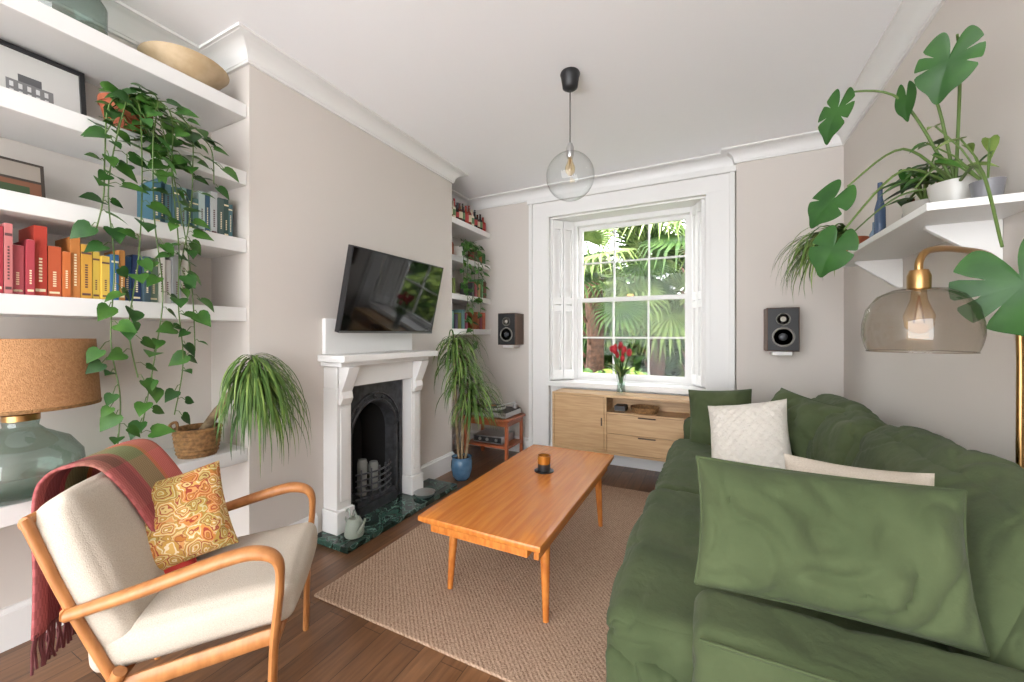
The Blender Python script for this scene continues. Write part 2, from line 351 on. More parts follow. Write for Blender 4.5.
# ---------------------------------------------------------------- shelves
SF=-2.12
for i,z in enumerate((2.40,2.055,1.71,1.36,.645)):
    bx('alcove_shelf',(XL+.001,-1.5,z-.07),(SF if z>1 else -2.11,YC0-.001,z),M_white,bevel=.003)
for z in (2.32,1.97,1.61,1.28):
    bx('corner_shelf',(XL+.001,YC1+.001,z-.055),(-2.13,YB-.001,z),M_white,bevel=.003)
def books(name,y,z,cols,x=-2.16,hs=(.2,.26),ws=(.028,.045)):
    b=MB()
    for c in cols:
        w=R(*ws);h=R(*hs);d=R(.13,.17);x1=x+R(-.012,.012)
        C=cm(*c);b.box((x1-d,y,z),(x1,y+w*.93,z+h),C)
        b.box((x1-d+.003,y+.004,z+h-.001),(x1-.006,y+w*.93-.004,z+h+.0015),cm(225,218,202))
        lt=cm(230,215,180) if sum(c)<380 else cm(90,60,60)
        k=R(.4,.75)
        zz=z+h*.2
        while zz<z+h*k:
            b.box((x1,y+w*.34,zz),(x1+.0008,y+w*.58,zz+h*.028),lt); zz+=h*.045
        if R(0,1)<.6: b.box((x1,y+w*.1,z+h*.06),(x1+.0008,y+w*.82,z+h*.10),lt)
        if R(0,1)<.5: b.box((x1,y+w*.02,z+h*.82),(x1+.0006,y+w*.9,z+h*.86),lt)
        y+=w
    return b.obj(name,bevel=.002,smooth=0)
books('cookbook_row',.19,1.361,[(180,60,60),(90,90,120),(210,190,160),(160,40,60),(70,110,90),(200,80,60),(150,30,60),(200,116,120),(166,44,70),(154,42,54),(192,116,114),(176,84,92),(168,60,70),(176,56,40),(184,84,48),(196,106,52),(190,120,60),(206,154,62),(190,164,70),(212,176,74),(50,96,140),(176,120,60),(40,76,124),(36,54,92),(60,80,90),(104,124,106),(206,202,194),(180,176,170),(134,134,134),(210,206,200)],x=-2.15,ws=(.018,.036),hs=(.17,.27))
books('novel_row',.84,1.711,[(60,100,116),(46,80,98),(100,138,148),(66,92,100),(136,164,164),(40,70,78),(84,120,120),(170,186,184),(56,88,110),(186,188,188),(74,92,88),(50,76,70),(66,102,110)],x=-2.19,ws=(.02,.032),hs=(.16,.22))
def f(b):
    X=T(-2.33,.50,2.056)@RY(-8)
    b.box((-.01,-.17,0),(.0,.17,.25),cm(200,199,195),X)
    for a,c in(((-.012,-.18,0),(.012,-.165,.265)),((-.012,.165,0),(.012,.18,.265)),((-.012,-.165,0),(.012,.165,.015)),((-.012,-.165,.25),(.012,.165,.265))): b.box(a,c,M_black,X)
    b.box((0,-.03,.06),(.001,.09,.13),cm(120,120,120),X);b.box((0,0,.13),(.001,.06,.16),cm(90,90,92),X)
    for k in range(5):
        for z in(.07,.10): b.box((.001,-.022+k*.022,z),(.002,-.012+k*.022,z+.02),cm(205,205,205),X)
one('framed_print',f,bevel=.001)
def f(b):
    X=T(-2.3,.44,1.711)@RY(-10)
    b.box((-.012,-.12,0),(.0,.12,.17),cm(60,52,46),X);b.box((0,-.11,.10),(.001,.11,.16),cm(150,140,130),X);b.box((0,-.11,.01),(.001,.11,.09),cm(120,78,56),X);b.box((.001,-.02,.03),(.002,.08,.07),cm(56,74,46),X)
one('postcard_print',f)
one('wooden_bowl',lambda b:b.lathe([(0,.012),(.05,.0),(.06,.0),(.10,.03),(.15,.075),(.17,.10),(.163,.102),(.14,.08),(.09,.04),(.0,.025)],(-2.24,.99,2.401),mat('pale_wood',S(200,178,146),.5,col2=S(182,158,124),scale=15),36),smooth=60)
one('glass_jar',lambda b:b.lathe([(0,0),(.10,0),(.12,.03),(.12,.15),(.09,.2),(.06,.22),(.06,.25)],(-2.27,.60,2.401),M_bglass,32),smooth=60)
def f(b):
    c=(-2.2,.475,.646)
    b.lathe([(0,.002),(.10,.0),(.145,.03),(.16,.085),(.155,.14),(.12,.195),(.06,.23),(.042,.25),(.046,.27)],c,M_bglass,36)
    b.lathe([(0,.27),(.046,.27),(.046,.29),(.02,.30),(.012,.38),(0,.38)],c,M_brass,20)
    b.lathe([(.20,.315),(.186,.56),(.181,.56),(.195,.317)],c,M_burlap,44)
    b.lathe([(.2005,.315),(.2015,.326),(.199,.327)],c,M_wick,44)
one('table_lamp',f,smooth=60)
def f(b):
    c=(-2.20,1.02,.646)
    b.lathe([(0,0),(.075,0),(.088,.06),(.095,.13),(.088,.135),(.08,.1),(0,.1)],c,M_wick,28)
    for k in range(7): b.lathe([(.078+.0025*k,.01+k*.018),(.084+.0025*k,.018+k*.018),(.08+.0025*k,.026+k*.018)],c,M_wick,28)
    b.tube(smoothpath([(c[0],c[1]-.09,c[2]+.12),(c[0],c[1]-.11,c[2]+.16),(c[0],c[1]-.085,c[2]+.17),(c[0],c[1]-.08,c[2]+.12)]),.006,M_wick)
    b.lathe([(0,.11),(.082,.11)],c,M_soil,16)
    b.tube(smoothpath([(-2.2,1.04,.75),(-2.13,1.09,.88),(-2.04,1.15,1.04)]),[.02]*6+[.014]*7,M_trunk)
    c=V((-2.02,1.17,1.07))
    for i in range(380):
        az=R(-1.3,1.5)
        k=.82
        if math.sin(az)>.5: k=.58
        if math.sin(az)<-.5: k=.62
        if R(0,1)<.1: az=R(2.2,4.2); k=.15
        strap(b,c+V((R(-.01,.02),R(-.02,.02),R(-.16,.05))),az,R(.22,.64)*k,R(25,86),R(-98,-84),.009,M_dracaena if R(0,1)<.8 else M_leafl,n=10,pw=.5,xmin=-2.085)
one('potted_ponytail_palm',f,smooth=60)
def vine(b,pts,L=.075,den=.05,m=M_leaf):
    P=smoothpath(pts,8); b.tube(P,.0025,M_stem,5)
    acc=0
    for i in range(1,len(P)):
        acc+=(P[i]-P[i-1]).length
        if acc>den:
            acc=0; az=R(-1.9,1.9); d=V((math.cos(az),math.sin(az),R(-1.2,.2))); l=L*R(.6,1.2)
            q=P[i]+d.normalized()*R(.015,.05); b.tube([P[i],(P[i]+q)/2+V((0,0,.01)),q],.0016,M_stem,4)
            heart(b,q,d,V((R(.2,1),R(-.4,.4),R(.4,1))),l,m if R(0,1)<.6 else M_leafd,1.05)
def f(b):
    c=(-2.2,.76,2.056)
    b.lathe([(0,0),(.055,0),(.08,.11),(.085,.11),(.085,.135),(.075,.135),(.07,.11),(0,.11)],c,M_terra,24)
    o=V((-2.2,.76,2.18))
    ends=[((-2.05,.66,2.1),(-2.06,.65,1.9),(-2.04,.64,1.74),(-2.07,.63,1.62)),((-2.03,.70,2.12),(-2.06,.66,1.8),(-2.07,.68,1.5),(-2.04,.66,1.2),(-2.05,.69,.98),(-2.04,.68,.80)),((-2.02,.74,2.1),(-2.06,.76,1.8),(-2.04,.74,1.5),(-2.06,.72,1.25),(-2.04,.74,1.05)),((-2.03,.84,2.16),(-2.06,.86,1.9),(-2.05,.88,1.6),(-2.03,.87,1.35),(-2.06,.90,1.1),(-2.04,.86,.88)),((-2.03,.9,2.14),(-2.07,.94,1.95),(-2.06,.92,1.7),(-2.05,.88,1.5)),((-2.04,.8,2.2),(-2.02,.78,2.0),(-2.06,.80,1.7),(-2.04,.82,1.4),(-2.05,.8,1.15),(-2.07,.76,.82)),((-2.1,.92,2.15),(-2.05,1.0,2.08),(-2.06,1.02,1.92)),((-2.04,.8,2.15),(-2.06,.9,1.7),(-2.05,.93,1.4),(-2.05,.94,1.15))]
    for e in ends: vine(b,[o,o+V((.06,0,.03))]+[V(q) for q in e],den=.04,L=.066)
    for i in range(62):
        az=R(-1.7,1.7); q=o+V((R(0,.16),R(-.11,.22),R(-.26,.04)))
        b.tube([o,(o+q)/2+V((0,0,.02)),q],.002,M_stem,4); heart(b,q,V((math.cos(az),math.sin(az),R(-.9,.4))),V((R(.3,1),0,R(.3,1))),R(.055,.085),M_leaf if i%3 else M_leafd)
one('potted_pothos',f,smooth=60)
def f(b):
    cs=[(120,50,40),(196,170,120),(150,60,50),(60,70,50),(30,30,34),(200,160,70),(90,40,30),(70,80,90),(30,34,36),(180,40,40),(220,210,190),(60,90,60)]
    for k in range(24):
        row=k%2; y=3.03+.63*(k//2)/11.5; x=-2.17-row*.10; r=R(.022,.032); h=R(.14,.20)+row*.06; c=cs[(k*5)%12]
        b.lathe([(0,0),(r,0),(r,h*.6),(r*.4,h*.72),(r*.35,h*.95),(r*.45,h),(0,h)],(x,y,2.321),cm(*c,.25),12)
        b.lathe([(r+.001,h*.15),(r+.001,h*.5)],(x,y,2.321),cm(*[(200,185,160),(160,50,50),(90,120,80)][k%3]),12)
one('bottle_collection',f,smooth=40)
def f(b):
    b.lathe([(0,0),(.05,0),(.065,.11),(.06,.11),(0,.1)],(-2.22,3.25,1.971),cm(225,222,215),20)
    o=V((-2.2,3.25,2.09))
    for e in [((-2.08,3.2,2.1),(-2.07,3.18,1.9),(-2.08,3.2,1.6),(-2.07,3.17,1.35)),((-2.07,3.27,2.1),(-2.06,3.3,1.85),(-2.08,3.28,1.5),(-2.07,3.3,1.1)),((-2.08,3.33,2.12),(-2.07,3.38,1.9),(-2.06,3.36,1.7)),((-2.07,3.15,2.12),(-2.06,3.1,1.95),(-2.07,3.12,1.7)),((-2.08,3.42,2.1),(-2.07,3.45,1.8),(-2.07,3.42,1.45))]:
        vine(b,[o]+[V(q) for q in e],den=.018,L=.065)
one('trailing_ivy',f,smooth=60)
def f(b):
    for z,ys in((1.281,(3.0,3.06,3.12,3.18,3.24,3.30,3.52,3.58,3.64)),(1.611,(3.02,3.08,3.42,3.48,3.54,3.6,3.66))):
        for y in ys: b.box((-2.32,y,z),(-2.17,y+.045,z+R(.13,.21)),cm(int(R(60,200)),int(R(50,150)),int(R(50,150))))
    for y in(3.02,3.09,3.45,3.53,3.61,3.68): b.lathe([(0,0),(.03,0),(.03,.11),(.022,.13),(0,.13)],(-2.2,y,1.971),cm(int(R(60,200)),int(R(60,120)),60),14)
one('corner_shelf_books',f,bevel=.002,smooth=0)
# ---------------------------------------------------------------- fireplace
FY0,FY1=1.60,2.42
def f(b):
    lw=.105
    for y0 in(FY0+.03,FY1-.03-lw):
        b.box((XC+.0005,y0,.17),(-1.98,y0+lw,.90),M_white)
        b.box((XC+.0005,y0-.012,.035),(-1.962,y0+lw+.012,.17),M_white); b.box((-1.98,y0+.022,.22),(-1.972,y0+lw-.022,.78),M_white)
        prof=[(-1.979,.80),(-1.965,.80),(-1.945,.84),(-1.955,.88),(-1.93,.93),(-1.90,1.0),(-1.89,1.029),(-1.979,1.029)]
        n=len(prof)
        ya,yb=y0+.012,y0+lw-.012
        vs=[(x,ya,z) for x,z in prof]+[(x,yb,z) for x,z in prof]+[(-1.979,ya,.95),(-1.979,yb,.95)]
        fs=[(i,i+1,i+1+n,i+n) for i in range(n-1)]
        for i in range(n-1): fs+=[(2*n,i+1,i),(2*n+1,i+n,i+1+n)]
        b.add(vs,fs,M_white)
    b.box((XC+.0005,FY0+.032,.90),(-1.982,FY1-.032,1.03),M_white)
    b.box((XC+.0005,FY0+.01,1.03),(-1.92,FY1-.01,1.06),M_white);b.box((XC+.0005,FY0-.01,1.06),(-1.87,FY1+.04,1.10),M_white)
one('fireplace_surround',f,bevel=.004,smooth=30)
def f(b):
    x=-2.07; yc=(FY0+FY1)/2; r=.2; zc=.54; ya,yb,zt=FY0+.136,FY1-.136,.899
    def arch(rr,n=24):
        return [(yc-rr,.036)]+[(yc-rr*math.cos(math.pi*i/n),zc+rr*1.15*math.sin(math.pi*i/n)) for i in range(n+1)]+[(yc+rr,.036)]
    A=arch(r)
    def outer(y,z):
        dy,dz=y-yc,max(z-zc,0)
        if dz<1e-6: return (ya if y<yc else yb,z)
        k=min((yb-yc)/abs(dy) if abs(dy)>1e-6 else 9,(zt-zc)/dz); return (yc+dy*k,zc+dz*k)
    O=[outer(*p) for p in A]; n=len(A)
    b.add([(x,y,z) for y,z in A]+[(x,y,z) for y,z in O],[(i,i+1,n+i+1,n+i) for i in range(n-1)],M_iron)
    b.add([(x,y,z) for y,z in O]+[(XC+.001,y,z) for y,z in O],[(i,i+1,n+i+1,n+i) for i in range(n-1)],M_iron)
    B1=[(x-.07,yc+(y-yc)*.86,z if z<.05 else zc+(z-zc)*.9) for y,z in A]
    b.add([(x,y,z) for y,z in A]+B1,[(i,i+1,n+i+1,n+i) for i in range(n-1)],M_iron)
    B2=[(x-.26,yc+(y-yc)*.65,z*.9) for y,z in A]
    b.add(B1+B2,[(i,i+1,n+i+1,n+i) for i in range(n-1)],M_soot)
    b.add(B2,[tuple(range(n))],M_soot)
    for rr,t in((r+.006,.011),(r+.045,.007)):
        b.tube([(x+.006,y,z) for y,z in arch(rr)],t,M_iron,8)
    b.tube([(x+.003,ya+.012,.04),(x+.003,ya+.012,zt-.012),(x+.003,yb-.012,zt-.012),(x+.003,yb-.012,.04)],.009,M_iron,8,up=(1,0,0))
    for k in range(9):
        a=math.pi*(k+.5)/9; b.lathe([(0,.012),(.012,.008),(.015,0)],(0,0,0),M_iron,10,X=T(x,yc-(r+.026)*math.cos(a),zc+(r+.026)*math.sin(a)*1.15)@RY(90))
    for z in(.14,.18,.22,.26,.30):
        b.tube([(x+.0+.05*math.sin(math.pi*i/10),yc-.16+.32*i/10,z) for i in range(11)],.006,M_iron,6)
    for i in range(5): b.tube([(x+.05*math.sin(math.pi*(i+.5)/5),yc-.16+.32*(i+.5)/5,.12),(x+.05*math.sin(math.pi*(i+.5)/5),yc-.16+.32*(i+.5)/5,.33)],.006,M_iron,6)
    b.box((x-.12,yc-.17,.10),(x+.03,yc+.17,.13),M_iron)
    b.box((x,yc-.17,.036),(x+.045,yc+.17,.10),M_iron)
    for y,h in((yc-.06,.24),(yc+.04,.20)): b.lathe([(0,0),(.032,0),(.034,h*.9),(.028,h),(0,h)],(x-.05,y,.131),cm(130,132,128,.15),16)
one('fireplace_insert',f,bevel=0,smooth=40)
bx('hearth',(XC+.0,1.55,0.001),(-1.80,2.62,.034),M_marble,bevel=.004)
def f(b):
    c=(-1.88,1.67,.036);m=mat('can_enamel',S(140,148,136),.35)
    b.lathe([(0,0),(.05,0),(.056,.01),(.05,.07),(.035,.10),(.03,.105),(0,.1)],c,m,24)
    b.tube(smoothpath([(c[0]+.045,c[1]-.01,c[2]+.03),(c[0]+.09,c[1]-.02,c[2]+.08),(c[0]+.11,c[1]-.02,c[2]+.13)]),[.011]*7+[.006]*6,m,8)
    b.tube(smoothpath([(c[0]-.03,c[1],c[2]+.1),(c[0]-.06,c[1]+.01,c[2]+.14),(c[0]-.09,c[1]+.01,c[2]+.1),(c[0]-.05,c[1],c[2]+.04)]),.005,m,8)
    b.tube(smoothpath([(c[0]-.02,c[1],c[2]+.1),(c[0],c[1],c[2]+.15),(c[0]+.025,c[1],c[2]+.1)]),.004,m,8)
one('watering_can',f,smooth=50)
def f(b):
    c=(-1.885,2.32,.036);b.lathe([(0,.004),(.06,0),(.08,.025),(.074,.025),(.05,.008),(0,.008)],c,M_steel,28)
    b.tube([(c[0]+.07,c[1]+.03,c[2]+.022),(c[0]+.08,c[1]+.17,c[2]+.03)],.007,M_black,8)
one('hearth_dish',f,smooth=50)
bx('trim_mantel_upstand',(XC+.001,1.62,1.101),(-2.07,2.40,1.32),M_white,bevel=.006)
def f(b):
    X=T(-1.97,2.06,1.235)@RY(13); w=.435; h=.52
    b.box((-.025,-w,0),(.012,w,h),M_black,X)
    b.box((.012,-w+.008,.016),(.0135,w-.008,h-.008),mat('tv_screen',S(12,13,15),.05,spec=.7),X)
    b.box((.0121,-w,0),(.016,w,.012),mat('tv_edge',S(120,122,125),.3,.8),X)
    b.box((-.06,-.2,.12),(-.025,.2,.4),M_black,X)
    b.box((XC+.001,1.96,1.40),(-2.08,2.16,1.60),M_black); b.tube([(-2.08,2.06,1.5),(-1.94,2.06,1.5)],.025,M_black)
one('wall_mounted_tv',f,bevel=.003)
# ---------------------------------------------------------------- rug, table
bx('woven_rug',(-1.65,1.23,.001),(-.15,3.18,.013),M_rug,bevel=.004)
def f(b):
    x0,x1,y0,y1,z=-1.125,-.55,1.33,2.58,.45
    b.soft((x0,y0,z-.032),(x1,y1,z),.012,M_teak,n=8)
    for xa in(x0+.035,x1-.055): b.box((xa,y0+.06,z-.09),(xa+.022,y1-.06,z-.032),M_teak)
    for y in(y0+.17,y1-.18): b.box((x0+.04,y,z-.089),(x1-.04,y+.022,z-.032),M_teak)
    b.box((x0+.062,y0+.018,z-.066),(x1-.062,y0+.165,z-.034),M_teak)
    for sx,xa in((-1,x0+.03),(1,x1-.08)):
        for sy,ya in((-1,y0+.24),(1,y1-.12)):
            b.tube([(xa,ya,z-.03),(xa,ya,z-.12),(xa+sx*.012,ya+sy*.02,.0145)],[.021,.023,.013],M_teak,12)
one('coffee_table',f,bevel=.003,merge=True)
def f(b):
    c=(-.84,2.08,.451)
    b.lathe([(0,0),(.055,0),(.055,.004),(0,.004)],c,M_black,24); c=(c[0],c[1],c[2]+.004)
    b.lathe([(0,0),(.034,0),(.036,.03),(.036,.04)],c,M_black,24)
    b.lathe([(.036,.04),(.037,.085),(.033,.085),(.032,.05),(0,.05)],c,mat('amber',S(186,120,44),.2,.5),24)
one('candle_holder',f,smooth=50)
def f(b):
    c=(-1.88,2.80,.0);m=mat('blue_glaze',S(80,112,138),.2,col2=S(58,90,118),scale=14)
    b.lathe([(0,0),(.055,0),(.075,.03),(.092,.11),(.088,.16),(.08,.18),(.086,.195),(.076,.195),(.07,.17),(0,.17)],c,m,30)
    b.lathe([(0,.175),(.075,.175)],c,M_soil,16)
    for tx,ty,hh in((0,0,.88),(.02,.02,.68),(-.02,-.01,1.10)):
        b.tube(smoothpath([(c[0]+tx,c[1]+ty,.15),(c[0]+tx*2,c[1]+ty*2+.01,.4),(c[0]+tx*3,c[1]+ty*3,hh)],5),.012,M_trunk,8)
        for i in range(160):
            az=R(-math.pi,math.pi);k=1 if math.cos(az)>-.3 else .5
            strap(b,(c[0]+tx*3,c[1]+ty*3,hh-R(-.08,.12)),az,R(.24,.44)*k,R(15,88),R(-100,-70),.013,M_dracaena if i%4 else M_leafl,n=8,pw=.9,xmin=-2.085)
one('dracaena_plant',f,smooth=60)
def f(b):
    x0,x1,y0,y1,z=-2.18,-1.66,3.24,3.62,.43; m=mat('cherry',S(166,90,52),.35,col2=S(146,76,42),scale=9)
    b.box((x0,y0,z-.025),(x1,y1,z),m); b.box((x0+.022,y0+.022,.15),(x1-.022,y1-.022,.17),m)
    b.box((x0+.05,y0+.022,z-.07),(x1-.05,y0+.035,z-.025),m);b.box((x1-.035,y0+.05,z-.07),(x1-.022,y1-.05,z-.025),m)
    for x in(x0+.02,x1-.05):
        for y in(y0+.015,y1-.045): b.box((x,y,0),(x+.03,y+.03,z-.025),m)
one('side_table',f,bevel=.004)
def f(b):
    b.box((-2.13,3.27,.44),(-1.70,3.60,.485),M_steel); b.box((-2.125,3.275,.485),(-1.705,3.595,.49),M_black)
    for x in(-2.1,-1.74):
        for y in(3.3,3.56): b.lathe([(0,0),(.02,0),(.02,.01)],(x,y,.431),M_black,12)
    b.lathe([(0,0),(.145,0),(.148,.012),(.14,.022),(0,.022)],(-1.95,3.43,.491),M_steel,40);b.lathe([(.14,.023),(.05,.025),(0,.025)],(-1.95,3.43,.491),M_black,40); b.lathe([(0,.027),(.05,.027)],(-1.95,3.43,.491),cm(200,90,60),24)
    b.lathe([(0,0),(.025,0),(.025,.04),(0,.04)],(-1.745,3.55,.49),M_steel,16)
    b.tube([(-1.745,3.55,.53),(-1.745,3.55,.55),(-1.76,3.40,.55),(-1.84,3.35,.53)],.007,M_steel)
one('turntable',f,bevel=.002)
def f(b):
    b.box((-2.08,3.30,.178),(-1.76,3.56,.25),M_steel); b.box((-2.07,3.296,.19),(-1.77,3.30,.24),M_black)
    for x in(-2.0,-1.92,-1.82): b.lathe([(0,.014),(.014,.012),(.016,0)],(0,0,0),M_steel,16,X=T(x,3.298,.215)@RX(90))
    for x in(-2.05,-1.79): b.lathe([(0,0),(.015,0),(.015,.008)],(x,3.33,.171),M_black,10)
one('amplifier',f,bevel=.002)
def speaker(x,y,z,name='bookshelf_speaker'):
    b=MB(); w,h,d=.20,.32,.195; wd=mat('speaker_walnut',S(84,60,44),.4)
    b.box((x-w/2,y,z-h/2),(x+w/2,y+d,z+h/2),wd); b.box((x-w/2+.006,y-.008,z-h/2+.006),(x+w/2-.006,y,z+h/2-.006),M_black)
    g=cm(120,118,112,.4)
    for zz,r in((.075,.045),(-.055,.072)):
        X=T(x,y-.008,z+zz)@RX(90)
        b.lathe([(r,0),(r,.006),(r*.86,.008),(r*.8,0)],(0,0,0),g,28,X); b.lathe([(r*.8,0),(r*.35,-.0),(r*.3,.008),(0,.012)],(0,0,0),cm(180,176,166,.4) if r<.05 else M_iron,28,X)
    b.box((x-.06,y+.03,z-h/2-.03),(x+.06,y+d,z-h/2),M_white)
    b.obj(name,bevel=.003)
speaker(-1.83,3.53,1.28); speaker(.475,3.45,1.26)
def f(b):
    x0,x1,y0,y1,z0,z1=-1.30,-.115,3.42,YB-.05,.19,.70;xd=-.82;t=.02
    b.box((x0,y0,z1-t),(x1,y1,z1),M_oakc);b.box((x0,y0,z0),(x1,y1,z0+t),M_oakc);b.box((x0,y0,z0+t),(x0+t,y1,z1-t),M_oakc);b.box((x1-t,y0,z0+t),(x1,y1,z1-t),M_oakc)
    b.box((xd,y0,z0+t),(xd+t,y1-.01,z1-t),M_oakc);b.box((x0+t,y1-.01,z0+t),(x1-t,y1,z1-t),M_oakc)
    b.box((x0+t+.003,y0-.002,z0+t+.003),(xd-.003,y0+.02,z1-t-.003),M_oakc)
    b.box((xd+t,y0+.001,.54),(x1-t,y1-.01,.555),M_oakc)
    for a,c in((z0+t+.003,.37),(.374,.538)):
        b.box((xd+t+.003,y0-.002,a),(x1-t-.003,y0+.02,c),M_oakc); xm=(xd+x1)/2
        b.tube([(xm-.07,y0-.004,c-.012),(xm+.07,y0-.004,c-.012)],.006,cm(60,40,26),8)
    b.box((xd-.03,y0-.005,.43),(xd-.018,y0-.002,.50),cm(60,40,26))
    for x in(x0+.2,x1-.2): b.box((x,y1,.35),(x+.1,YB+.029,.55),M_white)
one('media_cabinet',f,bevel=.002,smooth=0)
one('woven_tray',lambda b:(b.lathe([(0,0),(.1,0),(.12,.05),(.115,.05),(.095,.008),(0,.008)],(-.50,3.54,.556),M_wick,28),b.box((-.75,3.5,.556),(-.66,3.62,.60),M_black)),smooth=50)
def f(b):
    c=(-.70,3.54,.701)
    b.lathe([(0,0),(.035,0),(.04,.02),(.032,.1),(.05,.21),(.048,.21),(.03,.1),(.034,.02),(0,.012)],c,M_glass,28); b.lathe([(0,.01),(.033,.02),(.03,.1),(0,.1)],c,glass('water',(.8,.92,.85,1),.2),20)
    red=mat('tulip_red',S(160,20,38),.45,col2=S(184,38,46),scale=30)
    for i in range(14):
        az=i*2.4;r=R(.03,.12);h=R(.28,.42);p=V((c[0]+r*math.cos(az),c[1]+r*math.sin(az)*.7,c[2]+h))
        b.tube(smoothpath([(c[0],c[1],c[2]+.03),(c[0]+.4*r*math.cos(az),c[1]+.3*r*math.sin(az),c[2]+.2),tuple(p)],4),.0035,M_leaf,5)
        b.lathe([(.004,-.004),(.015,.006),(.020,.022),(.018,.04),(.008,.055),(0,.056)],p,red,10)
        for k in range(2): strap(b,(c[0],c[1],c[2]+.14),az+R(-.8,.8),R(.16,.24),R(50,80),R(-10,30),.022,M_leafl if k else M_leaf,n=6)
one('tulip_vase',f,smooth=50)
def f(b):
    c=(-.706,2.14,0)
    b.lathe([(0,H-.001),(.052,H-.001),(.056,H-.01),(.05,H-.03),(.042,H-.085),(.02,H-.10),(0,H-.1)],c,M_black,28)
    b.tube([(c[0],c[1],H-.09),(c[0],c[1],2.29)],.0035,cm(60,60,62),6)
    b.lathe([(0,2.30),(.014,2.30),(.022,2.275),(.022,2.235),(.018,2.22),(0,2.22)],c,M_steel,20)
    g=[(.135*math.sin(a),2.115-.135*math.cos(a)) for a in [i*(math.pi-.16)/28 for i in range(29)]]
    b.lathe(g+[(.022,2.25)],c,M_glass,44)
    b.lathe([(.012,2.22),(.014,2.20),(.028,2.165),(.026,2.14),(.012,2.122),(0,2.12)],c,glass('bulb_glass',(1,.9,.7,1),.4,(.7,.5,.3,1)),20)
    b.tube([(c[0],c[1],2.22),(c[0]+.008,c[1],2.15),(c[0]-.008,c[1],2.15),(c[0],c[1],2.22)],.002,M_brass,5)
one('pendant_lamp',f,smooth=60)
# ---------------------------------------------------------------- sofa
def f(b):
    G=M_green
    b.soft((-.19,1.0,.02),(.77,3.38,.30),.05,G,n=20,nz=.012,nf=5)
    b.soft((-.27,1.09,.26),(.56,2.09,.47),.06,G,n=72,bulge=.02,nz=.017,nf=4.5,seed=3)
    b.soft((-.25,2.10,.26),(.56,3.20,.46),.06,G,n=72,bulge=.02,nz=.017,nf=4.5,seed=9)
    b.soft((-.26,1.06,.05),(.0,2.11,.36),.045,G,n=48,nz=.022,nf=5,seed=5)
    b.soft((-.24,2.11,.03),(.0,3.22,.36),.045,G,n=48,nz=.022,nf=5,seed=6)
    b.soft((-.04,.93,.02),(.78,1.12,.59),.045,G,n=64,nz=.010,nf=4,seed=2)
    b.soft((-.18,3.17,.02),(.78,3.40,.60),.06,G,n=30,nz=.014,nf=5,seed=8)
    b.soft((.58,.94,.02),(.79,3.39,.70),.05,G,n=40,nz=.010,nf=5,seed=1)
    for y0,y1,sd,xx,hh,ti in((1.13,2.12,4,.57,.41,15),(2.20,3.12,7,.545,.40,18)):
        X=T(xx,(y0+y1)/2,.45)@RY(ti)
        b.soft((-.10,-(y1-y0)/2,0),(.10,(y1-y0)/2,hh),.085,G,n=80,bulge=.045,nz=.021,nf=4.5,X=X,seed=sd)
    b.tube([(-.02,.925,.575),(.74,.925,.575)],.004,G,6)
one('green_sofa',f,merge=True,smooth=75)
def PX(x,y,z,rz,tilt,roll=0): return T(x,y,z)@RZ(rz)@RX(90-tilt)@RZ(roll)
one('green_throw_pillow',lambda b:b.pillow(.53,.31,.15,M_green,PX(.232,1.16,.735,3,15,-1),n=56,nz=.011,pin=.05,pipe=.004),smooth=75)
one('green_throw_pillow',lambda b:b.pillow(.40,.40,.15,M_green,PX(.06,3.08,.645,-14,18,6),n=32,nz=.010,pin=.06,seed=4,pipe=.004),smooth=75)
one('green_throw_pillow',lambda b:b.pillow(.48,.44,.17,M_green,PX(.44,2.70,.665,-56,22,-6),n=40,nz=.012,pin=.06,seed=8,pipe=.004),smooth=75)
M_knit=mat('white_knit',S(216,210,200),.9,bump=.8,bscale=90,spec=.2)
one('knitted_pillow',lambda b:b.pillow(.42,.44,.15,M_knit,PX(.19,2.56,.635,-25,26,14),n=64,nz=.003,knob=.018,seed=2),merge=True,smooth=80)
one('cream_pillow',lambda b:b.pillow(.34,.34,.11,M_cream,PX(.36,1.37,.70,6,18,-3),n=22,nz=.005,seed=6),merge=True,smooth=75)
# ---------------------------------------------------------------- armchair
CH=T(-1.318,.905,0)@RZ(-46)@Matrix.Diagonal((.86,.78,1,1))
chair=bpy.data.objects.new('armchair',None); bpy.context.collection.objects.link(chair)
def f(b):
    for s in(-1,1):
        x=s*.30
        P=smoothpath([(x,-.60,.50),(x,-.40,.535),(x,-.15,.585),(x,-.05,.59),(x,.012,.56),(x,.02,.48),(x,.0,.30),(x,-.01,.0)],6)
        n=len(P); b.tube(P,[.019+.006*math.sin(math.pi*min(1,i/n*1.5)) for i in range(n)],M_oakch,10,CH,flat=(.8,1.15))
        b.tube(smoothpath([(x*.93,-.72,.75),(x*.93,-.61,.52),(x*.93,-.49,.30),(x*.93,-.46,.25)]),.017,M_oakch,10,CH,flat=(1,.8))
        b.tube([(x,-.46,.33),(x,-.56,.16),(x,-.66,.0)],[.02,.018,.013],M_oakch,10,CH)
        b.tube([(x*.95,-.53,.27),(x*.95,.0,.335)],.020,M_oakch,10,CH,flat=(1.2,.7))
        b.tube([(x*.95,-.61,.50),(x,-.60,.50)],.018,M_oakch,8,CH)
    b.tube([(-.30,.0,.32),(.30,.0,.32)],.018,M_oakch,10,CH); b.tube([(-.29,-.50,.28),(.29,-.50,.28)],.02,M_oakch,10,CH); b.tube([(-.28,-.72,.74),(.28,-.72,.74)],.018,M_oakch,10,CH)
    for k in range(5): b.tube([(-.2+k*.1,-.72,.735),(-.2+k*.1,-.52,.32)],.01,M_oakch,8,CH)
one('frame',f,smooth=50,parent=chair)
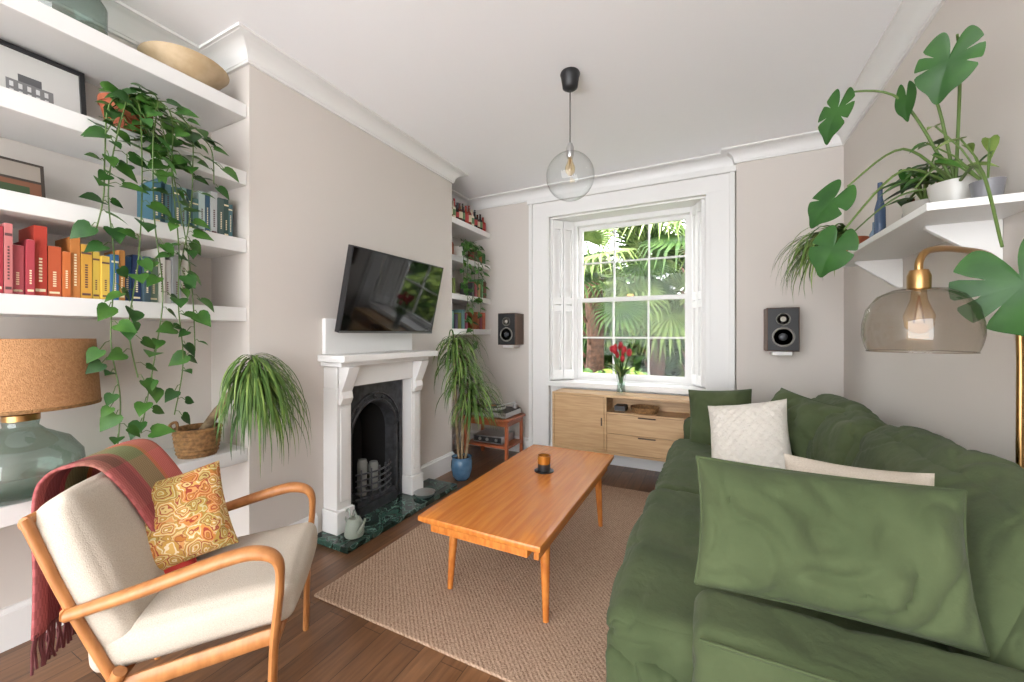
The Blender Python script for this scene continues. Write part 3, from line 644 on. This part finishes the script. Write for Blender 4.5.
def f(b):
    b.soft((-.265,-.58,0),(.265,.06,.12),.04,M_cream,n=18,bulge=.015,nz=.003,X=CH@T(0,0,.345)@RX(5))
    b.soft((-.265,-.065,0),(.265,.065,.465),.04,M_cream,n=18,bulge=.015,nz=.003,X=CH@T(0,-.485,.36)@RX(26))
one('cushions',f,merge=True,smooth=70,parent=chair)
def mthrow():
    m=mat('plaid_wool',S(190,90,90),.95,spec=.1); nt=m.node_tree; N=nt.nodes; K=nt.links; b=N['Principled BSDF']
    uv=N.new('ShaderNodeUVMap'); sp=N.new('ShaderNodeSeparateXYZ'); K.new(uv.outputs[0],sp.inputs[0])
    def ramp(st):
        cr=N.new('ShaderNodeValToRGB'); cr.color_ramp.interpolation='CONSTANT'; e=cr.color_ramp.elements
        e[0].color=S(*st[0][1]); e[1].position=st[1][0]; e[1].color=S(*st[1][1])
        for p,c in st[2:]: x=e.new(p); x.color=S(*c)
        return cr
    A=ramp([(0,(208,116,108)),(.28,(204,124,84)),(.34,(132,138,100)),(.66,(158,84,86)),(.72,(126,70,74)),(.88,(168,96,96))])
    B=ramp([(0,(110,50,52)),(.2,(150,80,78)),(.3,(110,50,52)),(.45,(150,100,90)),(.55,(130,134,94)),(.66,(206,124,114)),(.80,(196,98,96)),(.9,(206,130,118))])
    K.new(sp.outputs[0],A.inputs[0]); K.new(sp.outputs[1],B.inputs[0])
    m0=N.new('ShaderNodeMixRGB'); m0.inputs[0].default_value=.25; K.new(A.outputs[0],m0.inputs[1]); K.new(B.outputs[0],m0.inputs[2])
    ck=N.new('ShaderNodeTexChecker'); ck.inputs['Scale'].default_value=60; ck.inputs[1].default_value=(1,1,1,1); ck.inputs[2].default_value=(.66,.6,.6,1); K.new(uv.outputs[0],ck.inputs['Vector'])
    mx=N.new('ShaderNodeMixRGB'); mx.blend_type='MULTIPLY'; mx.inputs[0].default_value=.6; K.new(m0.outputs[0],mx.inputs[1]); K.new(ck.outputs['Color'],mx.inputs[2]); K.new(mx.outputs[0],b.inputs['Base Color'])
    return m
M_throw=mthrow()
def throw():
    path=smoothpath([(0,-.755,.40),(0,-.765,.55),(0,-.785,.70),(0,-.785,.79),(0,-.745,.83),(0,-.665,.825),(0,-.585,.73),(0,-.505,.59),(0,-.46,.51)],6)
    n=len(path)-1; nu=16; vs=[];uvs=[];fs=[]
    for j,p in enumerate(path):
        t=j/n
        xc=.02-.15*t; w=.36-.04*t
        for i in range(nu+1):
            a=i/nu; x=xc+(a-.5)*w; k=noise.noise(V((a*6,t*3,1)))*.012
            q=CH@V((x,p.y+k*(1 if t<.4 else .3)+(.012 if t>.5 else 0),p.z+abs(k)*.5)); vs.append(q); uvs.append((a,t))
    for j in range(n):
        for i in range(nu): o=j*(nu+1)+i; fs.append((o,o+1,o+nu+2,o+nu+1))
    me=bpy.data.meshes.new('wool_throw'); me.from_pydata([tuple(v) for v in vs],[],fs)
    uvl=me.uv_layers.new(name='UVMap')
    for l in me.loops: uvl.data[l.index].uv=uvs[l.vertex_index]
    me.materials.append(M_throw); me.polygons.foreach_set('use_smooth',[True]*len(me.polygons))
    o=bpy.data.objects.new('blanket',me); q=o.modifiers.new('s','SOLIDIFY'); q.thickness=.008; q.offset=1
    e=bpy.data.objects.new('wool_throw',None); bpy.context.collection.objects.link(e); bpy.context.collection.objects.link(o); o.parent=e
    b=MB(); fr=mat('fringe',S(92,44,46),.95)
    for i in range(38):
        x=.02+(i/37-.5)*.35; b.tube([CH@V((x,-.755,.41)),CH@V((x+R(-.006,.006),-.755+R(-.008,.008),.37)),CH@V((x+R(-.012,.012),-.755+R(-.01,.01),.31))],.0035,fr,5)
    b.obj('fringe',parent=e)
throw()
one('red_pillow',lambda b:b.pillow(.31,.31,.10,cm(170,46,40,.85),T(-1.655,.60,.565)@RZ(58)@RX(62)@RZ(2),n=20,nz=.004,pipe=.003),smooth=75)
one('paisley_pillow',lambda b:b.pillow(.31,.31,.12,M_patch,T(-1.61,.675,.60)@RZ(60)@RX(56)@RZ(12),n=24,nz=.005,m2=cm(170,46,40,.8)),merge=True,smooth=75)
# ---------------------------------------------------------------- right wall shelf and plants
def f(b):
    b.box((.60,1.67,1.605),(XR-.001,2.86,1.63),M_white)
    for y in(1.9,2.66):
        x1=XR-.001
        b.add([(x1,y,1.605),(.68,y,1.605),(.68,y,1.595),(XR-.02,y,1.46),(x1,y,1.46)]+[(x1,y+.02,1.605),(.68,y+.02,1.605),(.68,y+.02,1.595),(XR-.02,y+.02,1.46),(x1,y+.02,1.46)],[(0,1,2,3,4),(9,8,7,6,5)]+[(i,i+5,(i+1)%5+5,(i+1)%5) for i in range(5)],M_white)
one('wall_shelf',f,bevel=.002,smooth=0)
def stalk(b,pts,r=.005): 
    P=smoothpath(pts,7); b.tube(P,[r*(1-.4*i/len(P)) for i in range(len(P))],M_stem,7); return P
def f(b):
    c=(.74,1.86,1.631)
    b.lathe([(0,0),(.05,0),(.066,.08),(.068,.10),(.062,.10),(.06,.09),(0,.09)],c,cm(180,178,172,.3),28); b.lathe([(0,.092),(.06,.092)],c,M_soil,16)
    o=V((.74,1.86,1.72))
    data=[((.64,1.60,2.09),(-.26,.08,-1),(-.40,-.85,.3),.165,(1.3,1.9),.75),
     ((.44,1.82,2.10),(-.35,.1,-.8),(-.40,-.75,.5),.16,(1.1,1.9),.6),
     ((.60,1.80,2.07),(-.1,.05,-1),(-.7,-.6,.2),.11,(),.5),
     ((.43,1.76,1.74),(-.6,.1,-.6),(-.40,-.8,.45),.15,(1.3,),.85),
     ((.41,1.72,1.58),(-.45,.1,-.9),(-.40,-.85,.35),.155,(1.5,),.8),
     ((.62,1.36,1.43),(.35,-.1,-1),(-.40,-.85,.3),.23,(1.0,1.55,2.1),.9)]
    for p,d,n,L,s,wd in data:
        p=V(p); mid=(o+p)/2+V((0,-.02,.12)); stalk(b,[o,mid,p]); monstera(b,p,d,n,L,M_leafd,s,wd)
    for q in((.50,2.0,1.62),(.55,1.6,1.66)): stalk(b,[o,(o+V(q))/2+V((0,0,.06)),V(q)],.004)
one('monstera_plant',f,smooth=60)
def f(b):
    c=(.74,2.08,1.631)
    b.lathe([(0,0),(.05,0),(.062,.10),(.057,.10),(0,.09)],c,cm(170,166,156,.4),24)
    o=V((.74,2.08,1.73))
    for i in range(20):
        az=R(-math.pi,math.pi);r=R(.05,.14);q=o+V((-abs(r*math.cos(az))*.9+.06,r*math.sin(az),R(.02,.18))); b.tube([o,(o+q)/2+V((0,0,.04)),q],.003,M_stem,5)
        heart(b,q,V((math.cos(az)-.6,math.sin(az)-.2,R(-.5,.1))),V((-.2,-.3,1)),R(.08,.12),M_leafd if i%2 else M_leaf,.6)
one('peace_lily',f,smooth=60)
def f(b):
    c=(.76,1.735,1.631)
    b.lathe([(0,0),(.03,0),(.038,.06),(.034,.06),(0,.05)],c,cm(110,110,114,.4),20)
    o=V((.76,1.735,1.68))
    for i in range(9):
        q=o+V((R(-.14,.06),R(-.08,.06),R(.08,.2))); b.tube([o,(o+q)/2+V((0,0,.02)),q],.0025,M_stem,5); heart(b,q,V((R(-1,.6),R(-.6,.4),R(-.3,.2))),V((-.2,-.4,1)),R(.05,.08),M_leaf if i%2 else M_leafl,.6)
one('potted_seedling',f,smooth=60)
def f(b):
    c=(.69,2.74,1.631)
    b.lathe([(0,0),(.045,0),(.065,.09),(.068,.09),(.068,.11),(.06,.11),(.058,.09),(0,.09)],c,M_terra,26)
    o=V((.66,2.74,1.75))
    for i in range(120): strap(b,o+V((R(-.02,.02),R(-.02,.02),0)),R(2.0,4.3),R(.28,.50),R(10,75),R(-100,-70),.015,M_leafl if i%2 else M_dracaena,n=9,pw=.8)
one('potted_spider_plant',f,smooth=60)
def f(b):
    for x,y,h,c in((.72,2.52,.14,(110,130,150)),(.71,2.42,.30,(66,84,110)),(.80,2.31,.14,(150,156,160)),(.76,2.24,.16,(110,76,56)),(.80,2.40,.22,(170,168,164))):
        b.lathe([(0,0),(.020,0),(.022,.01),(.020,h*.6),(.010,h*.75),(.009,h),(0,h)],(x,y,1.631),cm(*c,.25),18)
one('bottle_group',f,smooth=50)
def f(b):
    g=(.475,1.362)
    b.tube(smoothpath([(.83,1.74,.02),(.83,1.74,.8),(.83,1.74,1.22),(.80,1.71,1.36),(.72,1.62,1.44),(.60,1.49,1.45),(.51,1.40,1.44),(.478,1.366,1.41),(.475,1.362,1.37)],7),.0085,M_brass,12)
    b.lathe([(0,0),(.035,0),(.035,.02),(.01,.025),(0,.025)],(.83,1.74,0),M_brass,30)
    b.lathe([(0,1.385),(.018,1.385),(.023,1.37),(.023,1.335),(0,1.335)],(g[0],g[1],0),M_brass,24)
    pr=[(.023,1.338),(.05,1.336),(.080,1.320),(.102,1.288),(.110,1.25),(.111,1.22),(.106,1.195),(.10,1.178)]
    b.lathe(pr,(g[0],g[1],0),M_smoke,48); b.tube([(g[0]+.10*math.cos(a*math.pi/20),g[1]+.10*math.sin(a*math.pi/20),1.178) for a in range(41)],.0018,M_smoke,6)
    b.lathe([(.014,1.335),(.016,1.31),(.030,1.27),(.027,1.24),(.012,1.225),(0,1.223)],(g[0],g[1],0),glass('amber_bulb',(1,.85,.6,1),.5,(.8,.55,.3,1)),20)
    b.tube([(g[0],g[1],1.32),(g[0]+.01,g[1],1.25),(g[0]-.01,g[1],1.25),(g[0],g[1],1.32)],.002,M_brass,5)
one('floor_lamp',f,smooth=60)
# ---------------------------------------------------------------- garden
bx('garden_ground',(-12,4.1,-.3),(12,16,-.05),mat('ground_bark',S(70,60,44),.95,col2=S(56,76,36),scale=3),smooth=0)
M_palm=mat('palm_frond',S(84,108,50),.5,col2=S(130,148,86),scale=6,spec=.25)
M_palmd=mat('palm_frond_dark',S(40,66,30),.5,col2=S(70,96,46),scale=6,spec=.2)
M_hl=mat('hedge_leaf',S(100,124,48),.5,col2=S(128,148,70),scale=20,spec=.2)
M_hd=mat('hedge_leaf_dark',S(42,74,28),.5,col2=S(62,94,38),scale=14,spec=.2)
def fan(b,c,d,n,L,m,k=26,drop=.3):
    c=V(c);d=V(d).normalized();n=V(n);n=(n-d*n.dot(d)).normalized();s=d.cross(n)
    for i in range(k):
        a=(-1+2*i/(k-1))*2.3; r=L*(1-.28*abs(a)/2.3)*R(.92,1.05); u=d*math.cos(a)+s*math.sin(a); w=s*math.cos(a)-d*math.sin(a)
        W=r*.05
        q=[c,c+u*r*.45+w*W-n*.02*r,c+u*r*.45-w*W-n*.02*r,c+u*r*.45+n*.02*r,c+u*r*.78+w*W*.5-n*drop*.25*r,c+u*r*.78-w*W*.5-n*drop*.25*r,c+u*r-n*drop*r+V((0,0,-.10*r))]
        b.add(q,[(0,1,3),(0,3,2),(1,4,3),(3,4,5),(3,5,2),(4,6,5)],m)
def palm(name,x,y,h,n,L,emin=-.5):
    b=MB(); b.tube([(x,y,-.1),(x+.05,y,h*.5),(x,y,h)],[.17,.14,.15],M_trunk2,12)
    for k in range(int(h*14)): 
        a=k*2.4; b.tube([(x+.13*math.cos(a),y+.13*math.sin(a),k/14),(x+.2*math.cos(a),y+.2*math.sin(a),k/14+.12)],[.03,.012],M_trunk2,5)
    for i in range(n):
        a=i*2.399; e=R(emin,1.2); r=R(.6,1.0); o=V((x,y,h)); u=V((math.cos(a)*math.cos(e),math.sin(a)*math.cos(e),math.sin(e)))
        p=o+u*r; b.tube([o,o+u*r*.5+V((0,0,.08)),p],[.02,.014,.01],M_stem,5)
        fan(b,p,u+V((0,0,-.35)),V((0,-.5,.8))+u*.2,L*R(.8,1.1),M_palm if i%3 else M_palmd)
    b.obj(name,smooth=0)
M_trunk2=mat('palm_trunk',S(120,88,70),.9,col2=S(80,58,46),scale=14)
palm('fan_palm',-1.75,6.5,2.2,24,.7,-.6); palm('fan_palm',-.9,7.5,1.9,30,.8,-.6); palm('fan_palm',-.2,6.6,2.6,24,.75,-.4); palm('fan_palm',-3.0,7.6,2.2,24,.8,-.6); palm('fan_palm',.7,7.6,2.0,24,.85,-.7)
def f(b):
    for i in range(9000):
        x=R(-5,3); z0=.85+.25*math.sin(x*2.1)+.15*math.sin(x*5); z=R(-.05,z0); y=5.25+R(-.35,.1)+.25*(z/z0)**2*1.0
        a=R(0,6.28); heart(b,(x,y,z),(math.cos(a),-abs(math.sin(a))*.6,R(-.3,.7)),(R(-.4,.4),-.6,.8),R(.06,.11),M_hl if i%3 else M_hd)
one('garden_hedge',f,smooth=0)
def f(b):
    for i in range(7000):
        x=R(-9,5); z=R(0,2.6+.4*math.sin(x*1.3)+.3*math.sin(x*3.1)); y=9.6+R(-.4,.4)
        a=R(0,6.28); heart(b,(x,y,z),(math.cos(a),-abs(math.sin(a))*.6,R(-.6,.6)),(R(-.4,.4),-.6,.8),R(.16,.30),M_hl if i%4==0 else M_hd)
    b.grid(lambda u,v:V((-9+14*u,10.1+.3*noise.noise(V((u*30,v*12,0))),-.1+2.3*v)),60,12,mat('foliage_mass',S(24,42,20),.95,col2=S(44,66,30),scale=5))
one('garden_tree_line',f,smooth=0)
# ---------------------------------------------------------------- light
sc=bpy.context.scene
sc.view_settings.view_transform='Standard'
w=bpy.data.worlds.new('world'); sc.world=w; w.use_nodes=True
bg=w.node_tree.nodes['Background']; bg.inputs[0].default_value=(.955,.975,1,1); bg.inputs[1].default_value=9.3
sn=bpy.data.lights.new('sun','SUN'); sn.energy=10; sn.angle=.05; sn.color=(1,.95,.86)
so=bpy.data.objects.new('sun',sn); so.rotation_euler=(math.radians(28),0,math.radians(-25)); bpy.context.collection.objects.link(so)
# ---------------------------------------------------------------- camera
cam=bpy.data.cameras.new('camera'); co=bpy.data.objects.new('camera',cam); bpy.context.collection.objects.link(co)
th=math.atan(198/395); co.location=(0,0,1.22); co.rotation_euler=(math.pi/2,0,th)
cam.sensor_width=36; cam.lens=395/1024*36; cam.shift_y=-6/1024; cam.clip_start=.05
sc.camera=co
